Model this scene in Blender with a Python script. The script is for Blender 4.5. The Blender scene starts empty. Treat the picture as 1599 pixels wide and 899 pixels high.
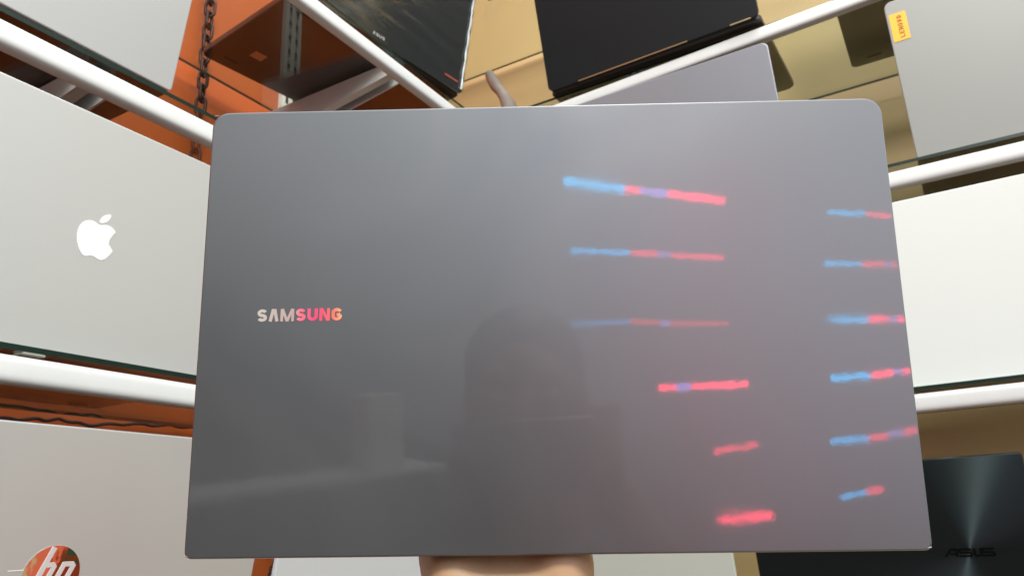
import bpy, bmesh, math, random
from mathutils import Vector, Matrix
R = math.radians
random.seed(4)
S = bpy.context.scene
COL = S.collection

# ------------------------------------------------------------------ camera
cam_d = bpy.data.cameras.new('camera'); cam = bpy.data.objects.new('camera', cam_d)
COL.objects.link(cam); S.camera = cam
right = Vector((0.50465392, -0.86215339, -0.04489938))
upv = Vector((-0.23926371, -0.18964259, 0.95225446))
back = Vector((-0.82950425, -0.46981616, -0.3019859))
cam.matrix_world = Matrix(((right.x, upv.x, back.x, 0), (right.y, upv.y, back.y, 0), (right.z, upv.z, back.z, 0), (0, 0, 0, 1)))
cam_d.lens = 27.16; cam_d.sensor_width = 36; cam_d.clip_start = 0.01; cam_d.clip_end = 50
cam_d.dof.use_dof = True; cam_d.dof.focus_distance = 0.40; cam_d.dof.aperture_fstop = 26
S.render.resolution_x = 1024; S.render.resolution_y = 575

# ------------------------------------------------------------------ world (room light) and lamps
W = bpy.data.worlds.new('World'); S.world = W; W.use_nodes = True
wn = W.node_tree.nodes; wl = W.node_tree.links; wn.clear()
wo = wn.new('ShaderNodeOutputWorld'); wb = wn.new('ShaderNodeBackground')
tc = wn.new('ShaderNodeTexCoord'); dp = wn.new('ShaderNodeVectorMath'); dp.operation = 'DOT_PRODUCT'
dv = Vector((-0.12, -0.50, 0.86)).normalized(); dp.inputs[1].default_value = dv
cr = wn.new('ShaderNodeValToRGB'); mr = wn.new('ShaderNodeMapRange')
mr.inputs[1].default_value = -1; mr.inputs[2].default_value = 1
wl.new(tc.outputs['Generated'], dp.inputs[0]); wl.new(dp.outputs['Value'], mr.inputs[0]); wl.new(mr.outputs[0], cr.inputs[0])
e = cr.color_ramp.elements
e[0].position = 0.30; e[0].color = (0.03, 0.03, 0.03, 1)
e[1].position = 0.86; e[1].color = (1.95, 2.10, 2.25, 1)
m_ = e.new(0.58); m_.color = (0.065, 0.065, 0.065, 1)
wl.new(cr.outputs[0], wb.inputs[0]); wb.inputs[1].default_value = 1.0; wl.new(wb.outputs[0], wo.inputs[0])

def area(name, loc, target, size, power, color=(1, 1, 1), sy=None):
    d = bpy.data.lights.new(name, 'AREA'); d.energy = power; d.size = size; d.color = color
    if sy: d.shape = 'RECTANGLE'; d.size_y = sy
    o = bpy.data.objects.new(name, d); COL.objects.link(o); o.location = loc
    o.rotation_euler = (Vector(target) - Vector(loc)).to_track_quat('-Z', 'Y').to_euler()
    return o
area('ceiling_light', (-0.55, -0.65, 1.45), (1.1, 0.5, 0.3), 0.50, 40, (1.0, 0.985, 0.94))
area('ceiling_light', (0.62, -0.1, 1.62), (0.9, 0.5, 0.0), 0.40, 9, (1.0, 0.96, 0.88))
S.view_settings.view_transform = 'Standard'; S.view_settings.look = 'None'
S.view_settings.exposure = 0.0; S.view_settings.gamma = 1.0

# ------------------------------------------------------------------ materials
def mat(name, col, rough=0.5, metal=0.0, coat=0.0, coat_r=0.05, noise=0.0, nscale=8.0, bump=0.0, bscale=300.0,
        spec=0.5, aniso=0.0, coords='Object', rvar=0.0):
    m = bpy.data.materials.new(name); m.use_nodes = True
    nt = m.node_tree; b = nt.nodes['Principled BSDF']
    c4 = (*col, 1)
    b.inputs['Base Color'].default_value = c4; b.inputs['Roughness'].default_value = rough
    b.inputs['Metallic'].default_value = metal; b.inputs['Coat Weight'].default_value = coat
    b.inputs['Coat Roughness'].default_value = coat_r; b.inputs['Specular IOR Level'].default_value = spec
    b.inputs['Anisotropic'].default_value = aniso
    t = nt.nodes.new('ShaderNodeTexCoord')
    if noise or rvar:
        n = nt.nodes.new('ShaderNodeTexNoise'); n.inputs['Scale'].default_value = nscale; n.inputs['Detail'].default_value = 5
        nt.links.new(t.outputs[coords], n.inputs['Vector'])
        if noise:
            mx = nt.nodes.new('ShaderNodeMix'); mx.data_type = 'RGBA'
            mx.inputs[6].default_value = (*[max(0, x * (1 - noise)) for x in col], 1)
            mx.inputs[7].default_value = (*[min(1, x * (1 + noise)) for x in col], 1)
            nt.links.new(n.outputs['Fac'], mx.inputs[0]); nt.links.new(mx.outputs[2], b.inputs['Base Color'])
        if rvar:
            q = nt.nodes.new('ShaderNodeMapRange'); q.inputs[3].default_value = rough - rvar; q.inputs[4].default_value = rough + rvar
            nt.links.new(n.outputs['Fac'], q.inputs[0]); nt.links.new(q.outputs[0], b.inputs['Roughness'])
    if bump:
        n2 = nt.nodes.new('ShaderNodeTexNoise'); n2.inputs['Scale'].default_value = bscale; n2.inputs['Detail'].default_value = 3
        nt.links.new(t.outputs[coords], n2.inputs['Vector'])
        bp = nt.nodes.new('ShaderNodeBump'); bp.inputs['Strength'].default_value = bump; bp.inputs['Distance'].default_value = 0.001
        nt.links.new(n2.outputs['Fac'], bp.inputs['Height']); nt.links.new(bp.outputs[0], b.inputs['Normal'])
    return m

M = {}
M['orange'] = mat('orange_laminate', (0.42, 0.080, 0.013), 0.42, noise=0.15, nscale=5, coat=0.1, coat_r=0.2, bump=0.05, bscale=60)
M['cream'] = mat('cream_board', (0.54, 0.385, 0.175), 0.5, noise=0.10, nscale=4, bump=0.05, bscale=80)
M['rail'] = mat('white_powder_coat', (0.55, 0.56, 0.54), 0.38, noise=0.06, nscale=30, bump=0.03, bscale=400)
M['strip'] = mat('galvanised_white', (0.72, 0.70, 0.62), 0.5, metal=0.1, noise=0.15, nscale=40)
M['slot'] = mat('slot_black', (0.01, 0.01, 0.01), 0.9)
M['chain'] = mat('brown_steel', (0.045, 0.02, 0.015), 0.45, metal=0.5, noise=0.3, nscale=60)
M['silver_l'] = mat('silver_aluminium', (0.40, 0.405, 0.395), 0.42, metal=0.35, noise=0.02, nscale=4, bump=0.02, bscale=900)
M['silver_w'] = mat('bright_silver_aluminium', (0.47, 0.475, 0.45), 0.45, metal=0.25, noise=0.02, nscale=4, bump=0.02, bscale=900)
M['silver_hp'] = mat('pinkish_silver_plastic', (0.54, 0.545, 0.535), 0.30, metal=0.45, noise=0.04, nscale=5, coat=0.3, coat_r=0.12)
M['white_lid'] = mat('white_lid', (0.68, 0.72, 0.68), 0.4, noise=0.02, nscale=4)
M['white_low'] = mat('pale_grey_lid', (0.55, 0.56, 0.55), 0.42, metal=0.1, noise=0.02)
M['pale_green'] = mat('pale_green_grey_lid', (0.50, 0.53, 0.46), 0.42, metal=0.1, noise=0.02)
M['grey_lid'] = mat('lilac_grey_aluminium', (0.25, 0.26, 0.285), 0.4, metal=0.4, noise=0.03, nscale=5)
M['space_grey'] = mat('space_grey_aluminium', (0.27, 0.28, 0.26), 0.45, metal=0.1, noise=0.05, nscale=6)
M['black_lid'] = mat('matt_black_lid', (0.006, 0.007, 0.008), 0.5, spec=0.2, noise=0.2, nscale=6, bump=0.03, bscale=800)
M['film_black'] = mat('wrapped_black_lid', (0.018, 0.020, 0.019), 0.22, coat=0.6, coat_r=0.08, noise=0.2, nscale=7)
M['base_dark'] = mat('dark_plastic_base', (0.018, 0.012, 0.011), 0.35, noise=0.3, nscale=12)
M['base_brown'] = mat('brown_black_base', (0.014, 0.008, 0.007), 0.30, noise=0.3, nscale=12)
M['base_silver'] = mat('aluminium_base', (0.35, 0.34, 0.33), 0.35, metal=0.8, noise=0.03)
M['rubber'] = mat('black_rubber', (0.01, 0.01, 0.01), 0.8)
M['screen'] = mat('black_screen', (0.005, 0.005, 0.006), 0.12)
M['keys'] = mat('black_keys', (0.015, 0.015, 0.016), 0.6)
M['logo_white'] = mat('white_emblem', (0.93, 0.97, 0.92), 0.3)
M['logo_silver'] = mat('silver_letters', (0.62, 0.58, 0.56), 0.45, metal=0.2)
M['logo_dark'] = mat('gloss_black_letters', (0.003, 0.003, 0.003), 0.08)
M['brass'] = mat('gold_hinge_trim', (0.55, 0.42, 0.22), 0.3, metal=0.9)
M['sticker_o'] = mat('orange_sticker', (0.62, 0.20, 0.07), 0.5)
M['tag_y'] = mat('yellow_orange_tag', (0.95, 0.45, 0.03), 0.45, noise=0.12, nscale=30)
M['tag_edge'] = mat('pale_tag_edge', (0.95, 0.68, 0.30), 0.45)
M['ink'] = mat('brown_ink', (0.20, 0.07, 0.02), 0.6)
M['red_mark'] = mat('red_sticker', (0.45, 0.08, 0.05), 0.4)
M['cable'] = mat('pale_cable', (0.24, 0.20, 0.17), 0.5, noise=0.5, nscale=35)
M['cord'] = mat('black_cord', (0.03, 0.012, 0.01), 0.7)
M['joint'] = mat('clear_sticker_tape', (0.26, 0.27, 0.23), 0.3)

def thin_ior(nt, fr, geo, ior):
    # rays pass straight through the thin pane, so both of its faces reflect like air to glass
    q = nt.nodes.new('ShaderNodeMapRange'); q.inputs[3].default_value = ior; q.inputs[4].default_value = 1 / ior
    nt.links.new(geo.outputs['Backfacing'], q.inputs[0]); nt.links.new(q.outputs[0], fr.inputs[0])
def glass_pane():
    m = bpy.data.materials.new('clear_glass'); m.use_nodes = True; nt = m.node_tree; nt.nodes.clear()
    o = nt.nodes.new('ShaderNodeOutputMaterial'); mx = nt.nodes.new('ShaderNodeMixShader')
    tr = nt.nodes.new('ShaderNodeBsdfTransparent'); tr.inputs[0].default_value = (0.93, 0.965, 0.94, 1)
    gl = nt.nodes.new('ShaderNodeBsdfGlossy'); gl.inputs['Roughness'].default_value = 0.02
    fr = nt.nodes.new('ShaderNodeFresnel'); fr.inputs[0].default_value = 1.5
    geo = nt.nodes.new('ShaderNodeNewGeometry')
    nt.links.new(fr.outputs[0], mx.inputs[0]); nt.links.new(tr.outputs[0], mx.inputs[1]); nt.links.new(gl.outputs[0], mx.inputs[2])
    thin_ior(nt, fr, geo, 1.65)
    nt.links.new(mx.outputs[0], o.inputs[0])
    return m
M['glass'] = glass_pane()
M['glass_edge'] = mat('green_glass_edge', (0.003, 0.014, 0.009), 0.35, spec=0.2, noise=0.5, nscale=80)
M['film'] = None

def bsdf(m): return m.node_tree.nodes['Principled BSDF']

# ------------------------------------------------------------------ mesh helpers
def obj(name, bm, m, parent=None, smooth=None):
    me = bpy.data.meshes.new(name); bm.normal_update(); bm.to_mesh(me); bm.free()
    for x in (m if isinstance(m, (list, tuple)) else [m]): me.materials.append(x)
    if smooth is not None:
        me.polygons.foreach_set('use_smooth', [True] * len(me.polygons))
        try: me.set_sharp_from_angle(angle=R(smooth))
        except Exception: pass
        for p in me.polygons:
            if len(p.vertices) > 20: p.use_smooth = False      # big flat faces stay flat
    o = bpy.data.objects.new(name, me); COL.objects.link(o)
    if parent is not None: o.parent = parent
    return o
def empty(name, loc, rz=0.0):
    o = bpy.data.objects.new(name, None); COL.objects.link(o); o.empty_display_size = 0.02
    o.location = loc; o.rotation_euler = (0, 0, rz); return o
def tag(o, label=None, cat=None, group=None, kind=None):
    if label: o['label'] = label
    if cat: o['category'] = cat
    if group: o['group'] = group
    if kind: o['kind'] = kind
    return o
def box(bm, lo, hi, mi=0):
    x0, y0, z0 = lo; x1, y1, z1 = hi
    v = [bm.verts.new(p) for p in ((x0, y0, z0), (x1, y0, z0), (x1, y1, z0), (x0, y1, z0), (x0, y0, z1), (x1, y0, z1), (x1, y1, z1), (x0, y1, z1))]
    for f in ((3, 2, 1, 0), (4, 5, 6, 7), (0, 1, 5, 4), (1, 2, 6, 5), (2, 3, 7, 6), (3, 0, 4, 7)):
        q = bm.faces.new([v[i] for i in f]); q.material_index = mi
def outline(w, h, rt, rb=None, n=8):
    """rounded rectangle in (x, z), bottom at z=0, centred on x; rt/rb radii of top/bottom corners"""
    rb = rt if rb is None else rb
    pts = []
    for (cx, cz, r, a0) in ((w/2 - rb, rb, rb, -90), (w/2 - rt, h - rt, rt, 0), (-w/2 + rt, h - rt, rt, 90), (-w/2 + rb, rb, rb, 180)):
        for k in range(n + 1):
            a = R(a0 + 90 * k / n); pts.append((cx + r * math.cos(a), cz + r * math.sin(a)))
    return pts
def slab(bm, pts, y0, y1, bev=0.0, mi=0, M4=None):
    """extrude an (x,z) outline from y0 (front) to y1, with a small bevel at both rims"""
    n = len(pts); cx = sum(p[0] for p in pts) / n; cz = sum(p[1] for p in pts) / n
    xs = [p[0] for p in pts]; zs = [p[1] for p in pts]; hw = (max(xs) - min(xs)) / 2; hh = (max(zs) - min(zs)) / 2
    def ring(y, ins):
        out = []
        for x, z in pts:
            p = Vector((cx + (x - cx) * (1 - ins / hw), y, cz + (z - cz) * (1 - ins / hh)))
            out.append(bm.verts.new(M4 @ p if M4 else p))
        return out
    rings = [ring(y0, bev), ring(y0 + bev * 0.3, bev * 0.3), ring(y0 + bev, 0), ring(y1 - bev, 0), ring(y1, bev)] if bev else [ring(y0, 0), ring(y1, 0)]
    f = bm.faces.new(rings[0]); f.material_index = mi
    f = bm.faces.new(list(reversed(rings[-1]))); f.material_index = mi
    for a, b in zip(rings, rings[1:]):
        for i in range(n):
            j = (i + 1) % n
            f = bm.faces.new((a[j], a[i], b[i], b[j])); f.material_index = mi
def tube(bm, pts, r, seg=16, closed=False, caps=True, mi=0):
    pts = [Vector(p) for p in pts]; n = len(pts); rr = r if isinstance(r, (list, tuple)) else [r] * n
    rings = []; prev = None
    for i, p in enumerate(pts):
        if closed: t = pts[(i + 1) % n] - pts[i - 1]
        else: t = pts[min(i + 1, n - 1)] - pts[max(i - 1, 0)]
        t.normalize()
        if prev is None:
            a = t.orthogonal().normalized()
        else:
            a = (prev - t * prev.dot(t)).normalized()
        prev = a; b = t.cross(a)
        rings.append([bm.verts.new(p + (a * math.cos(2 * math.pi * k / seg) + b * math.sin(2 * math.pi * k / seg)) * rr[i]) for k in range(seg)])
    pairs = list(zip(rings, rings[1:])) + ([(rings[-1], rings[0])] if closed else [])
    for A, B in pairs:
        for k in range(seg):
            j = (k + 1) % seg; f = bm.faces.new((A[k], A[j], B[j], B[k])); f.material_index = mi
    if caps and not closed:
        bm.faces.new(list(reversed(rings[0]))); bm.faces.new(rings[-1])
def stroke(bm, pts, w, y0, y1, slant=0.0, mi=0):
    """flat-ended thick polyline in (x,z), mitred, extruded y0..y1"""
    P = [Vector((p[0] + slant * p[1], p[1])) for p in pts]; n = len(P); L = []; Rr = []
    closed = (P[0] - P[-1]).length < 1e-9
    if closed: P = P[:-1]; n -= 1
    for i in range(n):
        if closed: d0 = (P[i] - P[i - 1]).normalized(); d1 = (P[(i + 1) % n] - P[i]).normalized()
        else:
            d0 = (P[i] - P[i - 1]).normalized() if i else (P[1] - P[0]).normalized()
            d1 = (P[i + 1] - P[i]).normalized() if i < n - 1 else d0
        nn = (Vector((-d0.y, d0.x)) + Vector((-d1.y, d1.x)))
        nn = nn.normalized() if nn.length > 1e-6 else Vector((-d0.y, d0.x))
        k = 1 / max(0.35, nn.dot(Vector((-d1.y, d1.x))))
        L.append(P[i] + nn * w / 2 * k); Rr.append(P[i] - nn * w / 2 * k)
    def vs(Q, y): return [bm.verts.new((q.x, y, q.y)) for q in Q]
    l0, r0, l1, r1 = vs(L, y0), vs(Rr, y0), vs(L, y1), vs(Rr, y1)
    rng = range(n) if closed else range(n - 1)
    for i in rng:
        j = (i + 1) % n
        for q in ((l0[i], r0[i], r0[j], l0[j]), (l1[j], r1[j], r1[i], l1[i]), (l0[j], l1[j], l1[i], l0[i]), (r0[i], r1[i], r1[j], r0[j])):
            f = bm.faces.new(q); f.material_index = mi
    if not closed:
        bm.faces.new((l0[0], l1[0], r1[0], r0[0])); bm.faces.new((r0[-1], r1[-1], l1[-1], l0[-1]))
def arc(cx, cz, rx, rz, a0, a1, n=10):
    return [(cx + rx * math.cos(R(a0 + (a1 - a0) * k / n)), cz + rz * math.sin(R(a0 + (a1 - a0) * k / n))) for k in range(n + 1)]

# bold wide letters in a cell 0..1 tall; returns (strokes, advance)
def glyph(ch, w=0.9, t=0.26):
    h = t / 2; r = w / 2 - h
    if ch == 'S':
        return [arc(w/2, 1 - h - (0.5 - h) / 2, r, (0.5 - h) / 2, 20, 270, 12) + arc(w/2, h + (0.5 - h) / 2, r, (0.5 - h) / 2, 90, -160, 12)[1:]]
    if ch == 'A': return [[(h * .9, 0), (w/2 - 0.05, 1), ], [(w - h * .9, 0), (w/2 + 0.05, 1)]]
    if ch == 'M': return [[(h, 0), (h, 1)], [(w - h, 0), (w - h, 1)], [(h + .03, 1), (w/2, 0.0)], [(w - h - .03, 1), (w/2, 0.0)]]
    if ch == 'N': return [[(h, 0), (h, 1)], [(w - h, 0), (w - h, 1)], [(h + .02, 1), (w - h - .02, 0)]]
    if ch == 'U': return [[(h, 1), (h, 0.38)] + arc(w/2, 0.38, r, 0.38 - h, 180, 360, 12)[1:] + [(w - h, 1)]]
    if ch == 'G': return [arc(w/2, 1 - h - r * .75, r, r * .75, 15, 180, 10) + arc(w/2, h + r * .75, r, r * .75, 180, 360, 12) + [(w - h, 0.46)], [(w - h, 0.46 + 0.01), (w * .5, 0.46 + 0.01)]]
    if ch == 'E': return [[(w, 1 - h), (h, 1 - h), (h, h), (w, h)], [(h, .5), (w * .9, .5)]]
    if ch == 'L': return [[(h, 1), (h, h), (w, h)]]
    if ch == 'O': return [arc(w/2, .5, r, .5 - h, 0, 360, 20)]
    if ch == 'V': return [[(h * .8, 1), (w/2, 0.04)], [(w - h * .8, 1), (w/2, 0.04)]]
def word(bm, text, width, height, cx, cz, y0, t=0.26, gw=0.9, gap=0.2, depth=0.0004, wmap=None, slant=0):
    wmap = wmap or {}
    total = sum(wmap.get(c, gw) for c in text) + gap * (len(text) - 1); sx = width / total
    x = cx - width / 2; k = 0
    for c in text:
        w = wmap.get(c, gw) * sx / height
        tt = t if c not in 'MN' else t * .86
        for s in glyph(c, w, tt):
            k += 1
            stroke(bm, [(x + px * height, cz - height / 2 + pz * height) for px, pz in s], tt * height, y0 - depth - k * 3e-6, y0 + 0.0002, slant)
        x += (wmap.get(c, gw) + gap) * sx

def svg_path(d, n=10):
    import re
    tk = re.findall(r'[MmCcSsLlHhVvZz]|-?\d*\.\d+|-?\d+', d); i = 0; cur = (0, 0); subs = []; cmd = None; lc = None
    def num():
        nonlocal i; v = float(tk[i]); i += 1; return v
    while i < len(tk):
        if tk[i].isalpha(): cmd = tk[i]; i += 1
        if cmd in 'Zz': continue
        if cmd in 'Mm':
            x, y = num(), num(); cur = (x, y) if cmd == 'M' or not subs else (cur[0] + x, cur[1] + y); subs.append([cur]); lc = None; cmd = 'L' if cmd == 'M' else 'l'
        elif cmd in 'cs':
            if cmd == 'c': c1 = (cur[0] + num(), cur[1] + num())
            else: c1 = (2 * cur[0] - lc[0], 2 * cur[1] - lc[1]) if lc else cur
            c2 = (cur[0] + num(), cur[1] + num()); e_ = (cur[0] + num(), cur[1] + num())
            for k in range(1, n + 1):
                t = k / n; u = 1 - t
                subs[-1].append(tuple(u**3 * cur[a] + 3*u*u*t * c1[a] + 3*u*t*t * c2[a] + t**3 * e_[a] for a in (0, 1)))
            lc = c2; cur = e_
    return subs

# ------------------------------------------------------------------ setting: walls
LW, RW = 1.035, 1.51            # left wall at y = LW, right wall at x = RW
ZT, ZB = 2.0, -1.45
bm = bmesh.new(); box(bm, (-1.6, LW, ZB), (RW + 0.02, LW + 0.02, ZT)); w = obj('wall', bm, M['orange']); tag(w, kind='structure')
w['label'] = 'glossy orange wall panel behind the left shelves'; w['category'] = 'wall'
bm = bmesh.new(); box(bm, (RW, -2.2, ZB), (RW + 0.02, LW - 0.001, ZT)); w = obj('wall', bm, M['cream']); tag(w, kind='structure')
w['label'] = 'cream wall panel behind the right shelves'; w['category'] = 'wall'
M['floor'] = mat('floor_tile', (0.22, 0.20, 0.18), 0.35, noise=0.1)
bm = bmesh.new(); box(bm, (-2.6, -2.6, ZB - 0.02), (RW + 0.02, LW + 0.02, ZB)); tag(obj('floor', bm, M['floor']), kind='structure')

# ------------------------------------------------------------------ shelf frames (rail + brackets) and glass shelves
RT = 0.0145
def bracket(bm, along, x, f, wl, zt):
    """U-section cantilever bracket under the glass: two tapering side plates and a folded bottom lip"""
    def P(a, d, z): return (a, d, z) if along == 'x' else (d, a, z)
    for s, off in ((0, 0.0), (1, 0.030)):
        a0, a1 = x + off, x + off + 0.0025
        q = [(f + 0.012, zt), (wl - 0.012, zt), (wl - 0.012, zt - 0.062), (f + 0.012, zt - 0.022)]
        A = [bm.verts.new(P(a0, d, z)) for d, z in q]; B = [bm.verts.new(P(a1, d, z)) for d, z in q]
        bm.faces.new(A); bm.faces.new(list(reversed(B)))
        for i in range(4): bm.faces.new((A[i], B[i], B[(i + 1) % 4], A[(i + 1) % 4]))
    q = [(f + 0.0125, zt - 0.0222), (wl - 0.0125, zt - 0.0622)]     # lip
    A = [bm.verts.new(P(x + .0027, d, z)) for d, z in q] + [bm.verts.new(P(x + 0.014, d, z)) for d, z in reversed(q)]
    B = [bm.verts.new((v.co.x, v.co.y, v.co.z + 0.002)) for v in A]
    bm.faces.new(A); bm.faces.new(list(reversed(B)))
    for i in range(4): bm.faces.new((A[i], B[i], B[(i + 1) % 4], A[(i + 1) % 4]))
def shelf(side, a0, a1, f, wl, zr0, zr1, zg, brs, label, glabel, gback=0.035):
    """side 'x' = along the left wall, 'y' = along the right wall. f = front distance, wl = wall distance"""
    o = empty('shelf_frame', ((a0 + a1) / 2, wl, zg) if side == 'x' else (wl, (a0 + a1) / 2, zg))
    tag(o, label, 'shelf', 'white shelf frames'); inv = Vector(o.location)
    bm = bmesh.new()
    pts = [(a, f, z) if side == 'x' else (f, a, z) for a, z in ((a0, zr0), (a1, zr1))]
    rg = []
    for p in pts:                                  # rounded-square section
        row = []
        for k in range(48):
            a = 2 * math.pi * k / 48; cx_ = math.copysign(abs(math.cos(a)) ** 0.55, math.cos(a)) * 0.0100; cz_ = math.copysign(abs(math.sin(a)) ** 0.55, math.sin(a)) * 0.0124
            row.append(bm.verts.new((Vector(p) - inv) + (Vector((0, cx_, cz_)) if side == 'x' else Vector((cx_, 0, cz_)))))
        rg.append(row)
    for k in range(48): bm.faces.new((rg[0][k], rg[0][(k + 1) % 48], rg[1][(k + 1) % 48], rg[1][k]))
    bm.faces.new(rg[0]); bm.faces.new(list(reversed(rg[1]))); bmesh.ops.recalc_face_normals(bm, faces=bm.faces)
    obj('rail', bm, M['rail'], o, 40)
    for b in brs:
        bm = bmesh.new(); bracket(bm, side, b, f, wl, zg - 0.0075)
        bmesh.ops.translate(bm, verts=bm.verts, vec=-inv); bmesh.ops.recalc_face_normals(bm, faces=bm.faces)
        obj('bracket', bm, M['rail'], o)
    # glass
    t = 0.005; bm = bmesh.new()
    if side == 'x': box(bm, (a0, f + 0.001, zg - t), (a1, wl - gback, zg))
    else: box(bm, (f + 0.001, a0, zg - t), (wl - gback, LW - 0.04, zg))
    bm.normal_update()
    for fc in bm.faces: fc.material_index = 0 if abs(fc.normal.z) > .5 else 1
    g = obj('glass_shelf', bm, [M['glass'], M['glass_edge']]); tag(g, glabel, 'glass shelf', 'glass shelves')
    return o, g
shelf('x', -0.7, 1.175, 0.70, LW, 0.460, 0.460, 0.490, (0.385, -0.12, ), 'white tubular shelf rail above the silver laptop with the apple emblem', 'glass shelf with dark green edge under the silver laptop at the top left')
shelf('x', -0.7, 1.175, 0.70, LW, 0.153, 0.153, 0.177, (-0.12, 0.82), 'white tubular shelf rail between the apple emblem laptop and the pinkish silver one below', 'glass shelf with black green edge that the apple emblem laptop stands on')
shelf('x', -0.7, 1.175, 0.70, LW, 0.749, 0.735, 0.772, (0.885, 0.38), 'steep white shelf rail below the plastic wrapped black laptop', 'highest glass shelf in view on the orange wall, with the slotted strip mirrored in it')
shelf('x', -0.7, 1.175, 0.70, LW, -0.168, -0.168, -0.145, (0.1, 0.9), 'lowest white shelf frame on the orange wall', 'lowest glass shelf under the pinkish silver laptop')
shelf('y', -1.2, 0.695, 1.18, RW, 0.464, 0.464, 0.492, (0.50, -0.55), 'white shelf rail between the grey laptop with the yellow tag and the white laptop', 'glass shelf with bright green edge under the grey laptop with the yellow tag')
shelf('y', -1.2, 0.695, 1.18, RW, 0.142, 0.142, 0.165, (0.40, -0.55), 'white shelf rail between the white laptop and the brushed black laptop', 'glass shelf with green edge under the white laptop at the right')
shelf('y', -1.2, 0.695, 1.18, RW, 0.822, 0.752, 0.790, (0.58, -0.55), 'white shelf rail under the matt black laptop at the top', 'glass shelf under the matt black laptop with a pale green back edge')
shelf('y', -1.2, 0.695, 1.18, RW, -0.168, -0.168, -0.145, (0.42, -0.55), 'lowest white shelf frame on the cream wall', 'lowest glass shelf under the brushed black laptop')
shelf('y', -1.2, 0.695, 1.18, RW, 1.085, 1.085, 1.137, (0.45, -0.55), 'topmost white shelf frame on the cream wall', 'topmost glass shelf crossing the cream wall above the pale curved cable', 0.02)

bm = bmesh.new(); box(bm, (0.360, 0.7005, 0.1692), (0.380, 0.718, 0.1714)); bmesh.ops.bevel(bm, geom=bm.edges[:], offset=0.0006, segments=2, affect='EDGES')
tag(obj('glass_clip', bm, M['joint']), 'small pale clip between the glass edge and the second left rail', 'clip')
# slotted upright on the orange wall
def upright(x, y, z0, z1, label, rot=0):
    o = empty('slotted_upright', (x, y, z0), rot)
    tag(o, label, 'shelf upright')
    bm = bmesh.new(); box(bm, (-0.0215, -0.010, 0), (0.0215, 0, z1 - z0)); obj('strip', bm, M['strip'], o)
    bm = bmesh.new(); z = 0.01
    while z < z1 - z0 - 0.03:
        for s in (-1, 1): box(bm, (s * 0.009 - 0.0030, -0.0108, z), (s * 0.009 + 0.0030, -0.0098, z + 0.019))
        z += 0.033
    obj('slots', bm, M['slot'], o)
upright(0.956, LW - 0.001, 0.25, 1.5, 'off-white slotted upright strip on the orange wall')
upright(0.12, LW - 0.001, -0.3, 1.5, 'slotted upright strip behind the silver laptops, mostly hidden')
upright(RW - 0.001, 0.50, -0.3, 1.5, 'slotted upright strip on the cream wall behind the black laptop', R(-90))

# chain
o = empty('hanging_chain', (0.742, 1.014, 0.66)); tag(o, 'dark brown steel chain hanging against the orange wall', 'chain')
nl = 42
for i in range(nl):
    bm = bmesh.new(); pts = []
    for k in range(20):
        a = 2 * math.pi * k / 20
        pts.append((0.0080 * math.cos(a), 0, 0.0100 * math.sin(a) + (0.0065 if math.sin(a) >= 0 else -0.0065)))
    tube(bm, pts, 0.0028, 8, closed=True)
    bmesh.ops.rotate(bm, verts=bm.verts, cent=(0, 0, 0), matrix=Matrix.Rotation(R(90 * (i % 2) + 28 + random.uniform(-8, 8)), 3, 'Z'))
    bmesh.ops.translate(bm, verts=bm.verts, vec=(0.0003 * i + 0.001 * math.sin(i), -0.004, 0.0245 * i - 0.12))
    obj('link', bm, M['chain'], o, 60)

# thin twisted cord below the second left rail
bm = bmesh.new(); pts = []
cp = [(0.40, .165), (0.508, .167), (0.554, .170), (0.587, .173), (0.623, .169), (0.669, .175), (0.73, .179), (0.785, .181), (0.86, .16), (0.94, .06), (0.969, -.02), (0.96, -.035), (.957, -.048), (.952, -.12)]
for (x0, z0), (x1, z1) in zip(cp, cp[1:]):
    for k in range(8):
        t = k / 8; pts.append((x0 + (x1 - x0) * t, 1.022 + 0.002 * math.sin(len(pts) * 1.1), z0 + (z1 - z0) * t - 0.004 + 0.0012 * math.sin(len(pts) * 0.9)))
tube(bm, pts, 0.0022, 8)
tag(obj('cord', bm, M['cord'], None, 60), 'thin black cord running along the orange wall under the second left rail', 'cord')

# pale curved cable on the right wall
bm = bmesh.new()
cp = [(0.829, 1.062), (0.822, 1.045), (.812, 1.022), (.797, 1.000), (.787, .978), (.778, .955), (.770, .925), (.765, .88), (.76, .82)]
tube(bm, [(1.40, y, z) for y, z in cp], [0.0105, 0.0135, 0.0140, 0.013, 0.014, 0.018, 0.020, 0.018, 0.014], 16)
tag(obj('cable', bm, M['cable'], None, 60), 'pale curved rubbery cable end standing against the cream wall', 'cable')

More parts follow.
